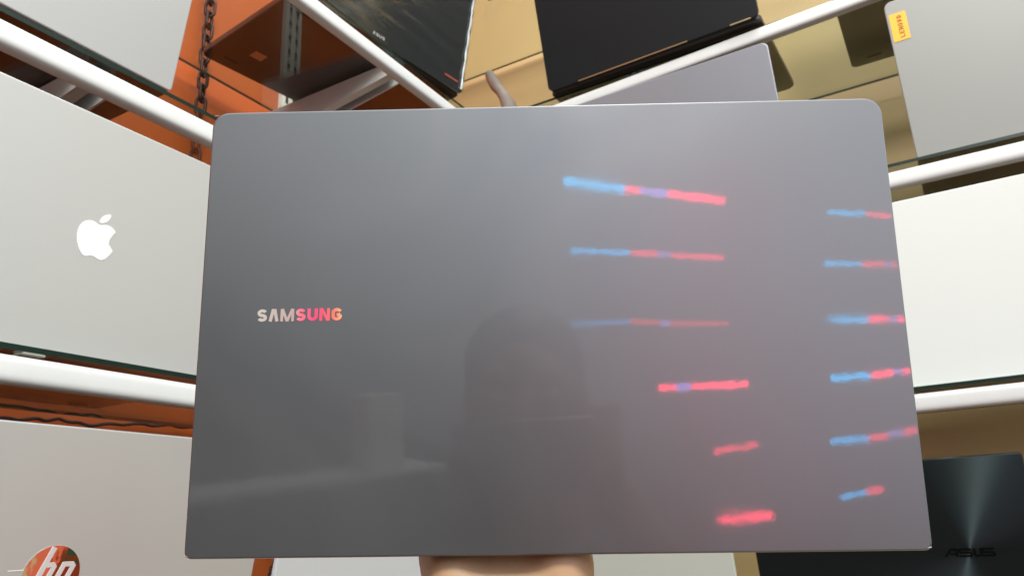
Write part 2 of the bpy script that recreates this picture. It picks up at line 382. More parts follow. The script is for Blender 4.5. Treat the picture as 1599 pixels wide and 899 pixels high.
# ------------------------------------------------------------------ laptops on the shelves
def laptop(label, side, a, d, z, w, h, lean, lid_m, base_m, rz=0.0, rt=0.010, rb=0.004, depth=None, lt=0.006, bt=0.013, group='open laptops facing the wall on the glass shelves'):
    """an open laptop seen from behind: hinge at the front of the shelf, screen facing the wall"""
    loc = (a, d, z) if side == 'x' else (d, a, z)
    o = empty('laptop', loc, rz + (0 if side == 'x' else R(-90)))
    tag(o, label, 'laptop', group)
    depth = depth or h * 0.98
    L = Matrix.Translation((0, 0, 0.002)) @ Matrix.Rotation(R(lean), 4, 'X')
    bm = bmesh.new(); slab(bm, outline(w, h, rt, rb), 0, lt, 0.0012); lid = obj('lid', bm, lid_m, o, 35); lid.matrix_local = L
    bm = bmesh.new(); slab(bm, outline(w - .012, h - .014, rt * .7), lt - 0.0002, lt + 0.0006); s = obj('screen', bm, M['screen'], lid); s.location = (0, 0, 0.009)
    # base lies on the glass behind the hinge
    F = Matrix.Rotation(R(-90), 4, 'X')      # (x, y, z)->(x, z, -y)
    bm = bmesh.new(); slab(bm, outline(w, depth, rt, rb), -bt, -0.0012, 0.0015, 0, F)
    bmesh.ops.recalc_face_normals(bm, faces=bm.faces)
    b = obj('base', bm, base_m, o, 35); b.location = (0, 0.006, 0)
    bm = bmesh.new(); box(bm, (-w * .43, depth * .33, bt - .0005), (w * .43, depth * .86, bt + .0012)); obj('keyboard', bm, M['keys'], o)
    bm = bmesh.new(); tube(bm, [(-w * .40, 0.0125, 0.0085), (w * .40, 0.0125, 0.0085)], 0.0048, 16); obj('hinge', bm, M['rubber'], o, 40)
    for sx in (-1, 1):
        for yy in (0.035, depth - .02):
            bm = bmesh.new(); tube(bm, [(sx * (w / 2 - .04) - .012, yy, 0.0012), (sx * (w / 2 - .04) + .012, yy, 0.0012)], 0.0022, 10); obj('rubber_foot', bm, M['rubber'], o, 40)
    o['_'] = 1; del o['_']
    return o, lid

# left wall
laptop('large silver laptop at the top left, above the topmost left rail', 'x', 0.298, 0.700, 0.490, 0.358, 0.246, 11, M['silver_l'], M['base_brown'])
_, apple_lid = laptop('bright silver laptop with white apple emblem', 'x', 0.420, 0.730, 0.177, 0.359, 0.240, 11, M['silver_w'], M['base_silver'])
_, hp_lid = laptop('pinkish silver laptop with round hp emblem at the bottom left', 'x', 0.422, 0.712, -0.145, 0.400, 0.2525, 11, M['silver_hp'], M['base_dark'])
_, film_lid = laptop('black laptop in wrinkled clear plastic film near the top centre', 'x', 0.864, 0.703, 0.772, 0.375, 0.245, 12, M['film_black'], M['base_brown'], rz=R(-6.5), rt=.012, rb=.008)
laptop('pale grey laptop left of the hand at the bottom edge', 'x', 0.823, 0.700, -0.145, 0.360, 0.225, 11, M['white_low'], M['base_dark'])
# right wall (local x runs to -y)
_, blk_lid = laptop('matt black laptop with brass hinge trim at the top centre', 'y', 0.360, 1.158, 0.790, 0.397, 0.262, 11, M['black_lid'], M['base_dark'], rz=R(-1.4), rt=0.014, rb=.012)
laptop('lilac grey laptop under the topmost right rail', 'y', 0.336, 1.195, 0.492, 0.360, 0.248, 11, M['grey_lid'], M['base_dark'])
_, len_lid = laptop('space grey laptop with a yellow tag on its corner', 'y', -0.196, 1.196, 0.492, 0.360, 0.246, 11, M['space_grey'], M['base_dark'])
laptop('white laptop at the right edge, the brightest of all', 'y', -0.090, 1.220, 0.165, 0.362, 0.266, 11, M['white_lid'], M['base_silver'])
laptop('black laptop seen only by its dark base on the glass above the yellow tag', 'y', -0.128, 1.165, 0.790, 0.360, 0.245, 11, M['black_lid'], M['base_dark'])
laptop('pale green grey laptop right of the hand at the bottom edge', 'y', 0.502, 1.195, -0.145, 0.360, 0.235, 11, M['pale_green'], M['base_dark'])

# brushed black laptop with radial highlight
mb = mat('spun_black_metal', (0.032, 0.043, 0.044), 0.27, metal=0.9, aniso=0.0)
nt = mb.node_tree; b = bsdf(mb)
t = nt.nodes.new('ShaderNodeTexCoord'); sub = nt.nodes.new('ShaderNodeVectorMath'); sub.operation = 'SUBTRACT'; sub.inputs[1].default_value = (0.094, 0, 0.098)
cr_ = nt.nodes.new('ShaderNodeVectorMath'); cr_.operation = 'CROSS_PRODUCT'; cr_.inputs[1].default_value = (0, 1, 0)
vt = nt.nodes.new('ShaderNodeVectorTransform'); vt.vector_type = 'VECTOR'; vt.convert_from = 'OBJECT'; vt.convert_to = 'WORLD'
nrm = nt.nodes.new('ShaderNodeVectorMath'); nrm.operation = 'NORMALIZE'
nt.links.new(t.outputs['Object'], sub.inputs[0]); nt.links.new(sub.outputs[0], cr_.inputs[0]); nt.links.new(sub.outputs[0], vt.inputs[0]); nt.links.new(vt.outputs[0], nrm.inputs[0])
nt.links.new(nrm.outputs[0], b.inputs['Tangent']); b.inputs['Anisotropic'].default_value = 0.97
ln = nt.nodes.new('ShaderNodeVectorMath'); ln.operation = 'LENGTH'; nt.links.new(sub.outputs[0], ln.inputs[0])
wv = nt.nodes.new('ShaderNodeTexNoise'); wv.noise_dimensions = '1D'; wv.inputs['Scale'].default_value = 900; nt.links.new(ln.outputs['Value'], wv.inputs['W'])
mp = nt.nodes.new('ShaderNodeMapRange'); mp.inputs[3].default_value = 0.44; mp.inputs[4].default_value = 0.58; nt.links.new(wv.outputs['Fac'], mp.inputs[0]); nt.links.new(mp.outputs[0], b.inputs['Roughness'])
_, asus_lid = laptop('brushed black laptop with fan-shaped sheen at the bottom right', 'y', 0.117, 1.200, -0.145, 0.346, 0.214, 11, mb, M['base_dark'], rt=.004, rb=.003)

# emblems and writing -------------------------------------------------
APPLE = "M12.152 6.896c-.948 0-2.415-1.078-3.96-1.04-2.04.027-3.91 1.183-4.961 3.014-2.117 3.675-.546 9.103 1.519 12.09 1.013 1.454 2.208 3.09 3.792 3.039 1.52-.065 2.09-.987 3.935-.987 1.831 0 2.35.987 3.96.948 1.637-.026 2.676-1.48 3.676-2.948 1.156-1.688 1.636-3.325 1.662-3.415-.039-.013-3.182-1.221-3.22-4.857-.026-3.04 2.48-4.494 2.597-4.559-1.429-2.09-3.623-2.324-4.39-2.376-2-.156-3.675 1.09-4.61 1.09zM15.53 3.83c.843-1.012 1.4-2.427 1.245-3.83-1.207.052-2.662.805-3.532 1.818-.78.896-1.454 2.338-1.273 3.714 1.338.104 2.715-.688 3.559-1.701"
bm = bmesh.new(); sc = 0.047 / 24
for sub_ in svg_path(APPLE):
    pts = [((x - 12) * sc, (12 - y) * sc) for x, y in sub_]
    if (Vector(pts[0]) - Vector(pts[-1])).length < 1e-5: pts = pts[:-1]
    vs = [bm.verts.new((x, -0.0004, z)) for x, z in pts]; vb = [bm.verts.new((x, 0.0002, z)) for x, z in pts]
    bm.faces.new(vs)
    for i in range(len(vs)): bm.faces.new((vs[i], vs[(i + 1) % len(vs)], vb[(i + 1) % len(vs)], vb[i]))
bmesh.ops.triangulate(bm, faces=[f for f in bm.faces if len(f.verts) > 4])
ap = obj('apple_emblem', bm, M['logo_white'], apple_lid); ap.location = (-0.004, 0, 0.124)

# round chrome emblem with hp letters
M['mirror'] = mat('mirror_disc', (0.85, 0.82, 0.80), 0.04, metal=1.0, bump=0.25, bscale=30)
bm = bmesh.new(); n = 64
rad = 0.0245
vs = [bm.verts.new((rad * math.cos(2 * math.pi * k / n), -0.0004, rad * math.sin(2 * math.pi * k / n))) for k in range(n)]
vb = [bm.verts.new((v.co.x, 0.0002, v.co.z)) for v in vs]; bm.faces.new(vs)
for i in range(n): bm.faces.new((vs[i], vs[(i + 1) % n], vb[(i + 1) % n], vb[i]))
d_ = obj('round_emblem', bm, M['mirror'], hp_lid); d_.location = (-0.020, 0, 0.1290)
bm = bmesh.new(); sl = 0.36; T = 0.0042
# (x, z) in metres before slant; slant shears x by sl*z
stroke(bm, [(-0.0105, -0.010), (-0.0105, 0.0232)], T, -0.0009, 0, sl)
stroke(bm, [(-0.0105, 0.0088), (-0.0035, 0.0088), (-0.0018, 0.0072), (-0.0018, -0.010)], T * .9, -0.00091, 0, sl)
stroke(bm, [(0.0060, -0.0232), (0.0060, 0.0088), (0.0130, 0.0088), (0.0148, 0.0072), (0.0148, -0.0078), (0.0130, -0.0094), (0.0072, -0.0094)], T * .9, -0.00092, 0, sl)
obj('hp_letters', bm, M['logo_silver'], d_)
M['scratch'] = mat('pale_scratch', (0.85, 0.85, 0.85), 0.4)
for x0, x1, z_ in ((-0.056, -0.040, 0.1345), (-0.050, -0.0385, 0.1275), (-0.140, -0.118, 0.205)):
    bm = bmesh.new(); box(bm, (x0, -0.0002, z_), (x1, 0.0001, z_ + 0.0005)); obj('scratch', bm, M['scratch'], hp_lid)
tc_ = empty('added_carton', (1.23, -0.48, ZB)); tag(tc_, 'unseen tall orange carton with a green label, added for the reflection in the round hp emblem', 'carton')  # unseen prop added so the emblem mirrors orange and green
M['oc'] = mat('orange_card', (0.60, 0.10, 0.03), 0.6); M['gc'] = mat('green_label', (0.02, 0.22, 0.13), 0.5)
bm = bmesh.new(); box(bm, (-0.115, -0.05, 0), (0.12, 0.05, 1.07)); bmesh.ops.bevel(bm, geom=bm.edges[:], offset=0.004, segments=2, affect='EDGES'); obj('carton_body', bm, M['oc'], tc_)
bm = bmesh.new(); box(bm, (-0.098, 0.0495, 0.985), (-0.045, 0.052, 1.04)); bmesh.ops.bevel(bm, geom=bm.edges[:], offset=0.001, segments=2, affect='EDGES'); obj('green_label', bm, M['gc'], tc_)

# asus letters: gloss black on the black lid
bm = bmesh.new(); Hh = 0.0098; y0 = -0.0006; k = Hh / 2
def sh(p, dx): return [(x + dx, z) for x, z in p]
stroke(bm, [(-0.0275, -k), (-0.0205, k * .95)], 0.0022, y0, 0)
stroke(bm, [(-0.0220, -k * .25), (-0.0160, -k * .25)], 0.0020, y0 - .00002, 0)
stroke(bm, [(-0.0205, k * .86), (-0.0145, k * .86), (-0.0145, -k)], 0.0022, y0 - .00001, 0)
for dx in (0.0, 0.0255):
    stroke(bm, sh([(0.0015, k * .84), (-0.0105, k * .84), (-0.0118, k * .5), (-0.0105, 0.0), (0.0005, -0.0002), (0.0018, -k * .5), (0.0005, -k * .84), (-0.0122, -k * .84)], dx), 0.0022, y0, 0)
stroke(bm, [(0.0052, k), (0.0052, -k * .5), (0.0064, -k * .84), (0.0112, -k * .84), (0.0122, -k * .5), (0.0122, k)], 0.0022, y0, 0)
a_ = obj('asus_letters', bm, M['logo_dark'], asus_lid); a_.location = (0.094, 0, 0.096)

# yellow tag with lettering on the space grey laptop
bm = bmesh.new(); slab(bm, outline(0.0225, 0.0430, 0.0012), -0.0006, 0.0001, 0, 0); tg = obj('yellow_tag', bm, M['tag_y'], len_lid); tg.location = (-0.18 + 0.0150, 0, 0.246 - 0.0205 - 0.0430)
bm = bmesh.new(); word(bm, 'LENOVO', 0.034, 0.0066, 0, 0, -0.0006, t=0.16, gw=0.8, gap=0.3)
lt_ = obj('lenovo_letters', bm, M['ink'], tg); lt_.location = (0.0015, 0, 0.0215); lt_.rotation_euler = (0, R(-90), 0)

# black laptop: brass hinge line; film laptop: film sheet, letters, red mark
bm = bmesh.new(); box(bm, (-0.135, -0.0012, 0.0005), (0.075, 0.002, 0.0022)); obj('hinge_trim', bm, M['brass'], blk_lid)
bm = bmesh.new(); tube(bm, [(0.150, -0.0008, 0.001), (0.185, -0.0008, 0.001)], 0.0011, 8); obj('hinge_trim', bm, M['brass'], blk_lid)
def film_mat():
    m = bpy.data.materials.new('clear_film'); m.use_nodes = True; nt = m.node_tree; nt.nodes.clear()
    o = nt.nodes.new('ShaderNodeOutputMaterial'); mx = nt.nodes.new('ShaderNodeMixShader')
    tr = nt.nodes.new('ShaderNodeBsdfTransparent'); tr.inputs[0].default_value = (0.95, 0.95, 0.94, 1)
    gl = nt.nodes.new('ShaderNodeBsdfGlossy'); gl.inputs['Roughness'].default_value = 0.12
    fr = nt.nodes.new('ShaderNodeFresnel'); thin_ior(nt, fr, nt.nodes.new('ShaderNodeNewGeometry'), 1.8)
    t = nt.nodes.new('ShaderNodeTexCoord'); mpn = nt.nodes.new('ShaderNodeMapping'); mpn.inputs['Rotation'].default_value = (0, R(-12), 0); mpn.inputs['Scale'].default_value = (4, 1, 22)
    n = nt.nodes.new('ShaderNodeTexNoise'); n.inputs['Scale'].default_value = 2.4; n.inputs['Detail'].default_value = 5
    bp = nt.nodes.new('ShaderNodeBump'); bp.inputs['Strength'].default_value = 0.35; bp.inputs['Distance'].default_value = 0.006
    nt.links.new(t.outputs['Object'], mpn.inputs[0]); nt.links.new(mpn.outputs[0], n.inputs['Vector']); nt.links.new(n.outputs['Fac'], bp.inputs['Height'])
    nt.links.new(bp.outputs[0], gl.inputs['Normal']); nt.links.new(bp.outputs[0], fr.inputs['Normal'])
    nt.links.new(fr.outputs[0], mx.inputs[0]); nt.links.new(tr.outputs[0], mx.inputs[1]); nt.links.new(gl.outputs[0], mx.inputs[2]); nt.links.new(mx.outputs[0], o.inputs[0])
    return m
M['film'] = film_mat()
bm = bmesh.new(); nx, nz = 40, 30; g = [[None] * (nz + 1) for _ in range(nx + 1)]
for i in range(nx + 1):
    for j in range(nz + 1):
        x = -0.188 + 0.376 * i / nx; z = 0.001 + 0.244 * j / nz
        amp = 0.0007
        g[i][j] = bm.verts.new((x, -0.0022 - amp * math.sin(z * 190 + x * 25) * math.exp(-((z - .06) / .06) ** 2) - (0.002 if i > nx - 2 else 0) * math.sin(z * 200), z))
for i in range(nx):
    for j in range(nz): bm.faces.new((g[i][j], g[i + 1][j], g[i + 1][j + 1], g[i][j + 1]))
obj('plastic_film', bm, M['film'], film_lid, 80)
bm = bmesh.new(); tube(bm, [(0.181 + 0.0008 * math.sin(k * 1.7), -0.002, 0.006 + 0.0115 * k) for k in range(21)], [0.0022 + 0.0008 * math.sin(k * 2.3) for k in range(21)], 8)
M['film_seam'] = mat('shiny_film_seam', (0.30, 0.33, 0.33), 0.15, coat=0.5)
obj('film_seam', bm, M['film_seam'], film_lid, 60)
bm = bmesh.new(); word(bm, 'ASUS', 0.026, 0.0052, 0, 0, -0.0004, t=0.18, gw=0.9, gap=.35)
a2 = obj('asus_letters', bm, M['logo_silver'], film_lid); a2.location = (-0.024, 0, 0.010)
bm = bmesh.new(); box(bm, (0.137, -0.0006, 0.0165), (0.172, 0.0002, 0.0195)); obj('red_sticker', bm, M['red_mark'], film_lid)
# sticker on the underside of the wrapped laptop's base
bm = bmesh.new(); box(bm, (-0.136, 0.168, -0.0007), (-0.114, 0.186, 0.0003))
st = obj('orange_sticker', bm, M['sticker_o'], film_lid.parent); st.location = (0, 0, 0.0006)

# clear joint stickers on the glass edges
# ------------------------------------------------------------------ the held laptop
C0 = Vector((0.33673633, 0.1699671, 0.10305249))
EX = Vector((0.48473042, -0.87524745, -0.03304085)).normalized()
EY = Vector((-0.0761935, -0.07971763, 0.99390123)); EY = (EY - EX * EY.dot(EX)).normalized()
NN = EX.cross(EY)                                     # towards the viewer
# local frame of the laptop: x = EX, y = away from viewer (-NN), z = EY, origin at the middle of the bottom edge
LM = Matrix(((EX.x, -NN.x, EY.x, 0), (EX.y, -NN.y, EY.y, 0), (EX.z, -NN.z, EY.z, 0), (0, 0, 0, 1)))
LM.translation = C0 - EY * 0.1145
held = empty('held_laptop', (0, 0, 0)); held.matrix_world = LM
tag(held, 'large dark grey laptop held up closed, its lid with pink lettering towards the viewer', 'laptop')
ml = mat('graphite_lid', (0.150, 0.152, 0.152), 0.36, metal=0.75, coat=1.0, coat_r=0.03, noise=0.04, nscale=9)
nt = ml.node_tree; b = bsdf(ml)
t = nt.nodes.new('ShaderNodeTexCoord')
n1 = nt.nodes.new('ShaderNodeTexNoise'); n1.inputs['Scale'].default_value = 170; n1.inputs['Detail'].default_value = 4
b1 = nt.nodes.new('ShaderNodeBump'); b1.inputs['Strength'].default_value = 0.018; b1.inputs['Distance'].default_value = 0.0006
nt.links.new(t.outputs['Object'], n1.inputs['Vector']); nt.links.new(n1.outputs['Fac'], b1.inputs['Height'])
nt.links.new(b1.outputs[0], b.inputs['Coat Normal'])
# smears: large soft roughness variation
n3 = nt.nodes.new('ShaderNodeTexNoise'); n3.inputs['Scale'].default_value = 7; n3.inputs['Detail'].default_value = 6; n3.inputs['Distortion'].default_value = 1.2
q = nt.nodes.new('ShaderNodeMapRange'); q.inputs[1].default_value = .3; q.inputs[2].default_value = .7; q.inputs[3].default_value = 0.30; q.inputs[4].default_value = 0.43
nt.links.new(t.outputs['Object'], n3.inputs['Vector']); nt.links.new(n3.outputs['Fac'], q.inputs[0]); nt.links.new(q.outputs[0], b.inputs['Roughness'])
q2 = nt.nodes.new('ShaderNodeMapRange'); q2.inputs[1].default_value = .45; q2.inputs[2].default_value = .7; q2.inputs[3].default_value = 0.030; q2.inputs[4].default_value = 0.080
nt.links.new(n3.outputs['Fac'], q2.inputs[0]); nt.links.new(q2.outputs[0], b.inputs['Coat Roughness'])
M['held_lid'] = ml; bsdf(ml).inputs['Coat IOR'].default_value = 1.40
M['held_base'] = mat('graphite_base', (0.12, 0.115, 0.12), 0.4, metal=0.7)
bm = bmesh.new(); slab(bm, outline(0.3566, 0.229, 0.0085, 0.0035, 10), 0, 0.0050, 0.0009); hl = obj('lid', bm, M['held_lid'], held, 30)
bm = bmesh.new(); slab(bm, outline(0.3556, 0.228, 0.0085, 0.0040, 10), 0.0058, 0.0155, 0.0022); hb = obj('base', bm, M['held_base'], held, 30); hb.location = (0, 0, 0.0006)
bm = bmesh.new(); slab(bm, outline(0.3536, 0.224, 0.007), 0.0048, 0.0060); g_ = obj('lid_gasket', bm, M['rubber'], held); g_.location = (0, 0, 0.003)
bm = bmesh.new(); tube(bm, [(-0.12, 0.0085, 0.002), (0.12, 0.0085, 0.002)], 0.0030, 16); obj('hinge', bm, M['rubber'], held, 40)
for sx in (-1, 1):
    bm = bmesh.new(); box(bm, (sx * .12 - .02, 0.0150, 0.014), (sx * .12 + .02, 0.0172, 0.018)); obj('rubber_foot', bm, M['rubber'], held)
    bm = bmesh.new(); box(bm, (sx * .12 - .02, 0.0150, 0.205), (sx * .12 + .02, 0.0172, 0.209)); obj('rubber_foot', bm, M['rubber'], held)
M['nick'] = mat('bare_metal_nick', (0.40, 0.36, 0.33), 0.4, metal=0.6)
for x_, z_, dx in ((0.1765, 0.0012, 0.0012), (-0.1768, 0.0010, 0.0008), (-0.1762, 0.2272, 0.0010), (-0.1775, 0.019, 0.0004)):
    bm = bmesh.new(); tube(bm, [(x_ - dx, 0.0003, z_), (x_ + dx, 0.0003, z_ + 0.0003)], 0.0003, 6); obj('nick', bm, M['nick'], hl)
# lettering; mirrored coloured light is painted in as a grey, pink, orange ramp
mf = mat('letters_painted_reflection', (0.6, 0.5, 0.5), 0.38, metal=0.35)
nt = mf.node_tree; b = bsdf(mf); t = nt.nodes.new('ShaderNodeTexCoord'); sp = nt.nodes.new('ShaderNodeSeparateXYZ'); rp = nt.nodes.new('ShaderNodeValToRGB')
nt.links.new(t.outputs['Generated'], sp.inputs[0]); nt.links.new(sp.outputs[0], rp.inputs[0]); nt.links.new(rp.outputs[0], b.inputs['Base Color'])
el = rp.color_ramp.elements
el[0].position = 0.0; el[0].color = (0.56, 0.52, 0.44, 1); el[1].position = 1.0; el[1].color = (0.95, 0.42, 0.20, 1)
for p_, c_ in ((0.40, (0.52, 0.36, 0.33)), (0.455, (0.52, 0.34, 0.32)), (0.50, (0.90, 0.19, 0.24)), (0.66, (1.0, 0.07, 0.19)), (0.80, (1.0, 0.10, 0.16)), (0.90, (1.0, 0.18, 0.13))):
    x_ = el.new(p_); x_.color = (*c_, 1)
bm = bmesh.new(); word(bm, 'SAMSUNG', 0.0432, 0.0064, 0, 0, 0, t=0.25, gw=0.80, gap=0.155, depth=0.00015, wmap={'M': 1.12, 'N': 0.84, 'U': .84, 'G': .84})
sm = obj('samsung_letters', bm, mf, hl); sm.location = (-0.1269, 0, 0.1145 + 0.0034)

# ------------------------------------------------------------------ emissive strips added out of view to give the lid its coloured streaks
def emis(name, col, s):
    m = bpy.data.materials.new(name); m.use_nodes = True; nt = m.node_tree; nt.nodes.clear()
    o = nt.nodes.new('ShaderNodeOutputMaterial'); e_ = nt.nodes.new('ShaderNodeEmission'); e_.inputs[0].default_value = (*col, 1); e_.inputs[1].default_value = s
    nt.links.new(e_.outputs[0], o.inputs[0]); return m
EM = {'b': emis('streak_blue', (0.01, 0.50, 1.0), 26), 'r': emis('streak_red', (1.0, 0.05, 0.11), 38), 'l': emis('streak_lilac', (0.42, 0.30, 0.85), 17)}
EMw = {'b': emis('streak_blue_dim', (0.03, 0.48, 1.0), 17), 'r': emis('streak_red_dim', (1.0, 0.07, 0.12), 20), 'l': emis('streak_lilac_dim', (0.40, 0.30, 0.75), 12)}
EMf = {'b': emis('streak_blue_faint', (0.12, 0.45, 0.9), 8), 'r': emis('streak_red_faint', (1.0, 0.12, 0.15), 10), 'l': EMw['l']}
STR = [
 ([(-1.06, -0.73, 0.56), (-0.98, -0.869, 0.528), (-0.96, -0.904, 0.522), (-0.923, -0.967, 0.509), (-0.85, -1.095, 0.482)], 'brlr', EM, .0125),
 ([(-1.039, -0.725, 0.367), (-0.963, -0.86, 0.353), (-0.927, -0.924, 0.346), (-0.911, -0.953, 0.341), (-0.844, -1.072, 0.327)], 'brlr', EMw, .0085),
 ([(-1.026, -0.706, 0.173), (-0.953, -0.84, 0.172), (-0.915, -0.907, 0.166), (-0.902, -0.93, 0.16), (-0.829, -1.061, 0.154)], 'brlr', EMf, .008),
 ([(-0.908, -0.883, -0.002), (-0.888, -0.919, -0.002), (-0.87, -0.951, -0.002), (-0.8, -1.08, -0.003)], 'rlr', EM, .0115),
 ([(-0.832, -0.984, -0.165), (-0.781, -1.081, -0.153)], 'r', EMw, .010),
 ([(-0.82, -0.971, -0.329), (-0.758, -1.085, -0.323)], 'r', EM, .0125),
 ([(-0.716, -1.329, 0.435), (-0.667, -1.415, 0.426), (-0.635, -1.472, 0.416)], 'br', EMw, .0085),
 ([(-0.714, -1.303, 0.299), (-0.669, -1.383, 0.291), (-0.64, -1.434, 0.288), (-0.624, -1.463, 0.283)], 'brlr'[:3], EMw, .009),
 ([(-0.705, -1.287, 0.151), (-0.657, -1.372, 0.146), (-0.632, -1.418, 0.143), (-0.612, -1.454, 0.141)], 'brl', EM, .0085),
 ([(-0.697, -1.268, 0.002), (-0.65, -1.353, 0.003), (-0.625, -1.401, 0.008), (-0.6, -1.445, 0.01)], 'brl', EM, .010),
 ([(-0.693, -1.241, -0.154), (-0.65, -1.319, -0.152), (-0.627, -1.363, -0.145), (-0.59, -1.433, -0.136)], 'brlr'[:3], EMw, .0105),
 ([(-0.677, -1.24, -0.29), (-0.648, -1.296, -0.28), (-0.63, -1.329, -0.273)], 'br', EMw, .009),
]
ordn = ['first', 'second', 'third', 'fourth', 'fifth', 'sixth']
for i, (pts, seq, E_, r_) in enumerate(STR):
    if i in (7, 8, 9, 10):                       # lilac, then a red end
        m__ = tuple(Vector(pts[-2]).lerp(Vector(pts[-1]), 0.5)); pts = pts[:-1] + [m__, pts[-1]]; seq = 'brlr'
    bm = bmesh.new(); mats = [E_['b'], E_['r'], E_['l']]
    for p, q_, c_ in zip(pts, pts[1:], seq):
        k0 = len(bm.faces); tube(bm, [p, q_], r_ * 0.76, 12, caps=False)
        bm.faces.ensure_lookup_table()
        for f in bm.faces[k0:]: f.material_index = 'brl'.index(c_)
    o = obj('added_strip', bm, mats, None, 60)
    if i < 6: lb = '%s down in the left column of added coloured strips mirrored in the lid' % ordn[i]
    else: lb = '%s down in the right column of added coloured strips mirrored in the lid' % ordn[i - 6]
    tag(o, lb, 'light strip', 'added coloured strips mirrored in the lid')

# ------------------------------------------------------------------ the person holding the laptop
def cap(bm, a, b, ra, rb, seg=14, rings=6):
    """tapered capsule"""
    a = Vector(a); b = Vector(b); t = (b - a); L = t.length
    t = t.normalized() if L > 1e-6 else Vector((0, 0, 1)); u = t.orthogonal().normalized(); v = t.cross(u)
    prof = [(-ra * math.cos(k * math.pi / 2 / rings), ra * math.sin(k * math.pi / 2 / rings)) for k in range(rings + 1)]
    prof += [(L + rb * math.sin(k * math.pi / 2 / rings), rb * math.cos(k * math.pi / 2 / rings)) for k in range(0 if ra != rb or L > 0 else 1, rings + 1)]
    rows = []
    for h_, r_ in prof:
        if r_ < 1e-6: rows.append([bm.verts.new(a + t * h_)])
        else: rows.append([bm.verts.new(a + t * h_ + (u * math.cos(2 * math.pi * k / seg) + v * math.sin(2 * math.pi * k / seg)) * r_) for k in range(seg)])
    for A, B in zip(rows, rows[1:]):
        if len(A) == 1 and len(B) == 1: continue
        for k in range(seg):
            j = (k + 1) % seg
            if len(A) == 1: bm.faces.new((A[0], B[j], B[k]))
            elif len(B) == 1: bm.faces.new((A[k], A[j], B[0]))
            else: bm.faces.new((A[k], A[j], B[j], B[k]))
def ell(bm, c, r, rot=None):
    mt = Matrix.Translation(c) @ (rot or Matrix()) @ Matrix.Diagonal((*r, 1))
    bmesh.ops.create_uvsphere(bm, u_segments=24, v_segments=16, radius=1, matrix=mt)
def fuse(bm, voxel, smooth_it, name, m, parent):
    me = bpy.data.meshes.new('tmp'); bm.to_mesh(me); bm.free(); o = bpy.data.objects.new('tmp', me); COL.objects.link(o)
    md = o.modifiers.new('r', 'REMESH'); md.mode = 'VOXEL'; md.voxel_size = voxel; md.use_smooth_shade = True
    s = o.modifiers.new('s', 'SMOOTH'); s.factor = 0.5; s.iterations = smooth_it
    dg = bpy.context.evaluated_depsgraph_get(); ev = o.evaluated_get(dg); nm = bpy.data.meshes.new_from_object(ev)
    bpy.data.objects.remove(o); bpy.data.meshes.remove(me)
    nm.name = name; nm.materials.clear(); nm.materials.append(m)
    nm.polygons.foreach_set('use_smooth', [True] * len(nm.polygons))
    r_ = bpy.data.objects.new(name, nm); COL.objects.link(r_); r_.parent = parent; return r_
def LF(u, v, w): return LM.translation + EX * u + EY * v + NN * w      # in the held laptop's frame, v from its bottom edge, w to the viewer
Fw = Vector((0.87, 0.493, 0)); Lf = Vector((-0.493, 0.87, 0)); Z = Vector((0, 0, 1))
def B(f, l, z): return Fw * f + Lf * l + Z * z

skin = mat('skin', (0.40, 0.240, 0.125), 0.5, noise=0.25, nscale=45, bump=0.25, bscale=220)
bsdf(skin).inputs['Subsurface Weight'].default_value = 0.05; bsdf(skin).inputs['Subsurface Scale'].default_value = 0.01
person = empty('person', (-0.26, -0.15, ZB)); tag(person, 'person holding the grey laptop from below with a bare hand', 'person')
PI_ = Matrix.Translation(-person.location)
bm = bmesh.new()
# --- left hand behind the laptop: palm against its base, fingers up
wr = LF(-0.020, -0.072, -0.016)
wf = LF(-0.018, -0.105, -0.010)
kn = [(-0.050, 0.030), (-0.028, 0.040), (-0.006, 0.036), (0.014, 0.024)]     # knuckles (u, v): index .. little
for (u, v) in kn: cap(bm, wr, LF(u, v, -0.033), 0.017, 0.0125)
for (u, v) in ((-0.030, -0.045), (-0.008, -0.045)): cap(bm, LF(u, v, -0.020), LF(u, 0.02, -0.032), 0.017, 0.014)
cap(bm, LF(-0.034, -0.050, -0.012), LF(-0.050, -0.012, -0.0195), 0.017, 0.0165)      # thumb ball
cap(bm, LF(-0.036, -0.021, -0.0175), LF(0.004, -0.020, -0.0175), 0.0150, 0.0155)
cap(bm, LF(0.000, -0.055, -0.014), LF(0.004, -0.007, -0.0200), 0.0165, 0.0170)      # heel, little finger side
cap(bm, LF(-0.050, -0.020, -0.019), LF(-0.058, -0.004, -0.030), 0.0150, 0.0120)
fl = [(0.042, 0.026, 0.020), (0.046, 0.029, 0.021), (0.043, 0.027, 0.020), (0.034, 0.021, 0.018)]
for (u, v), (a, b_, c_), dr in zip(kn, fl, (-0.10, -0.02, 0.05, 0.14)):
    p0 = LF(u, v, -0.030); p1 = LF(u + a * dr, v + a, -0.031); p2 = LF(u + (a + b_) * dr, v + a + b_, -0.0285); p3 = LF(u + (a + b_ + c_) * dr, v + a + b_ + c_, -0.0262)
    cap(bm, p0, p1, 0.0095, 0.0088); cap(bm, p1, p2, 0.0090, 0.0080); cap(bm, p2, p3, 0.0082, 0.0072)
t0 = LF(-0.052, -0.008, -0.028); t1 = LF(-0.064, 0.026, -0.031); t2 = LF(-0.082, 0.054, -0.029); t3 = LF(-0.094, 0.076, -0.0275)
cap(bm, t0, t1, 0.0135, 0.0115); cap(bm, t1, t2, 0.0112, 0.0100); cap(bm, t2, t3, 0.0102, 0.0085)
el_ = B(0.15, 0.075, -0.36)
cap(bm, wr, wf, 0.0235, 0.0235); cap(bm, wr + EX * 0.009, wf + EX * 0.009, 0.020, 0.021); cap(bm, wr - EX * 0.009, wf - EX * 0.009, 0.020, 0.021)
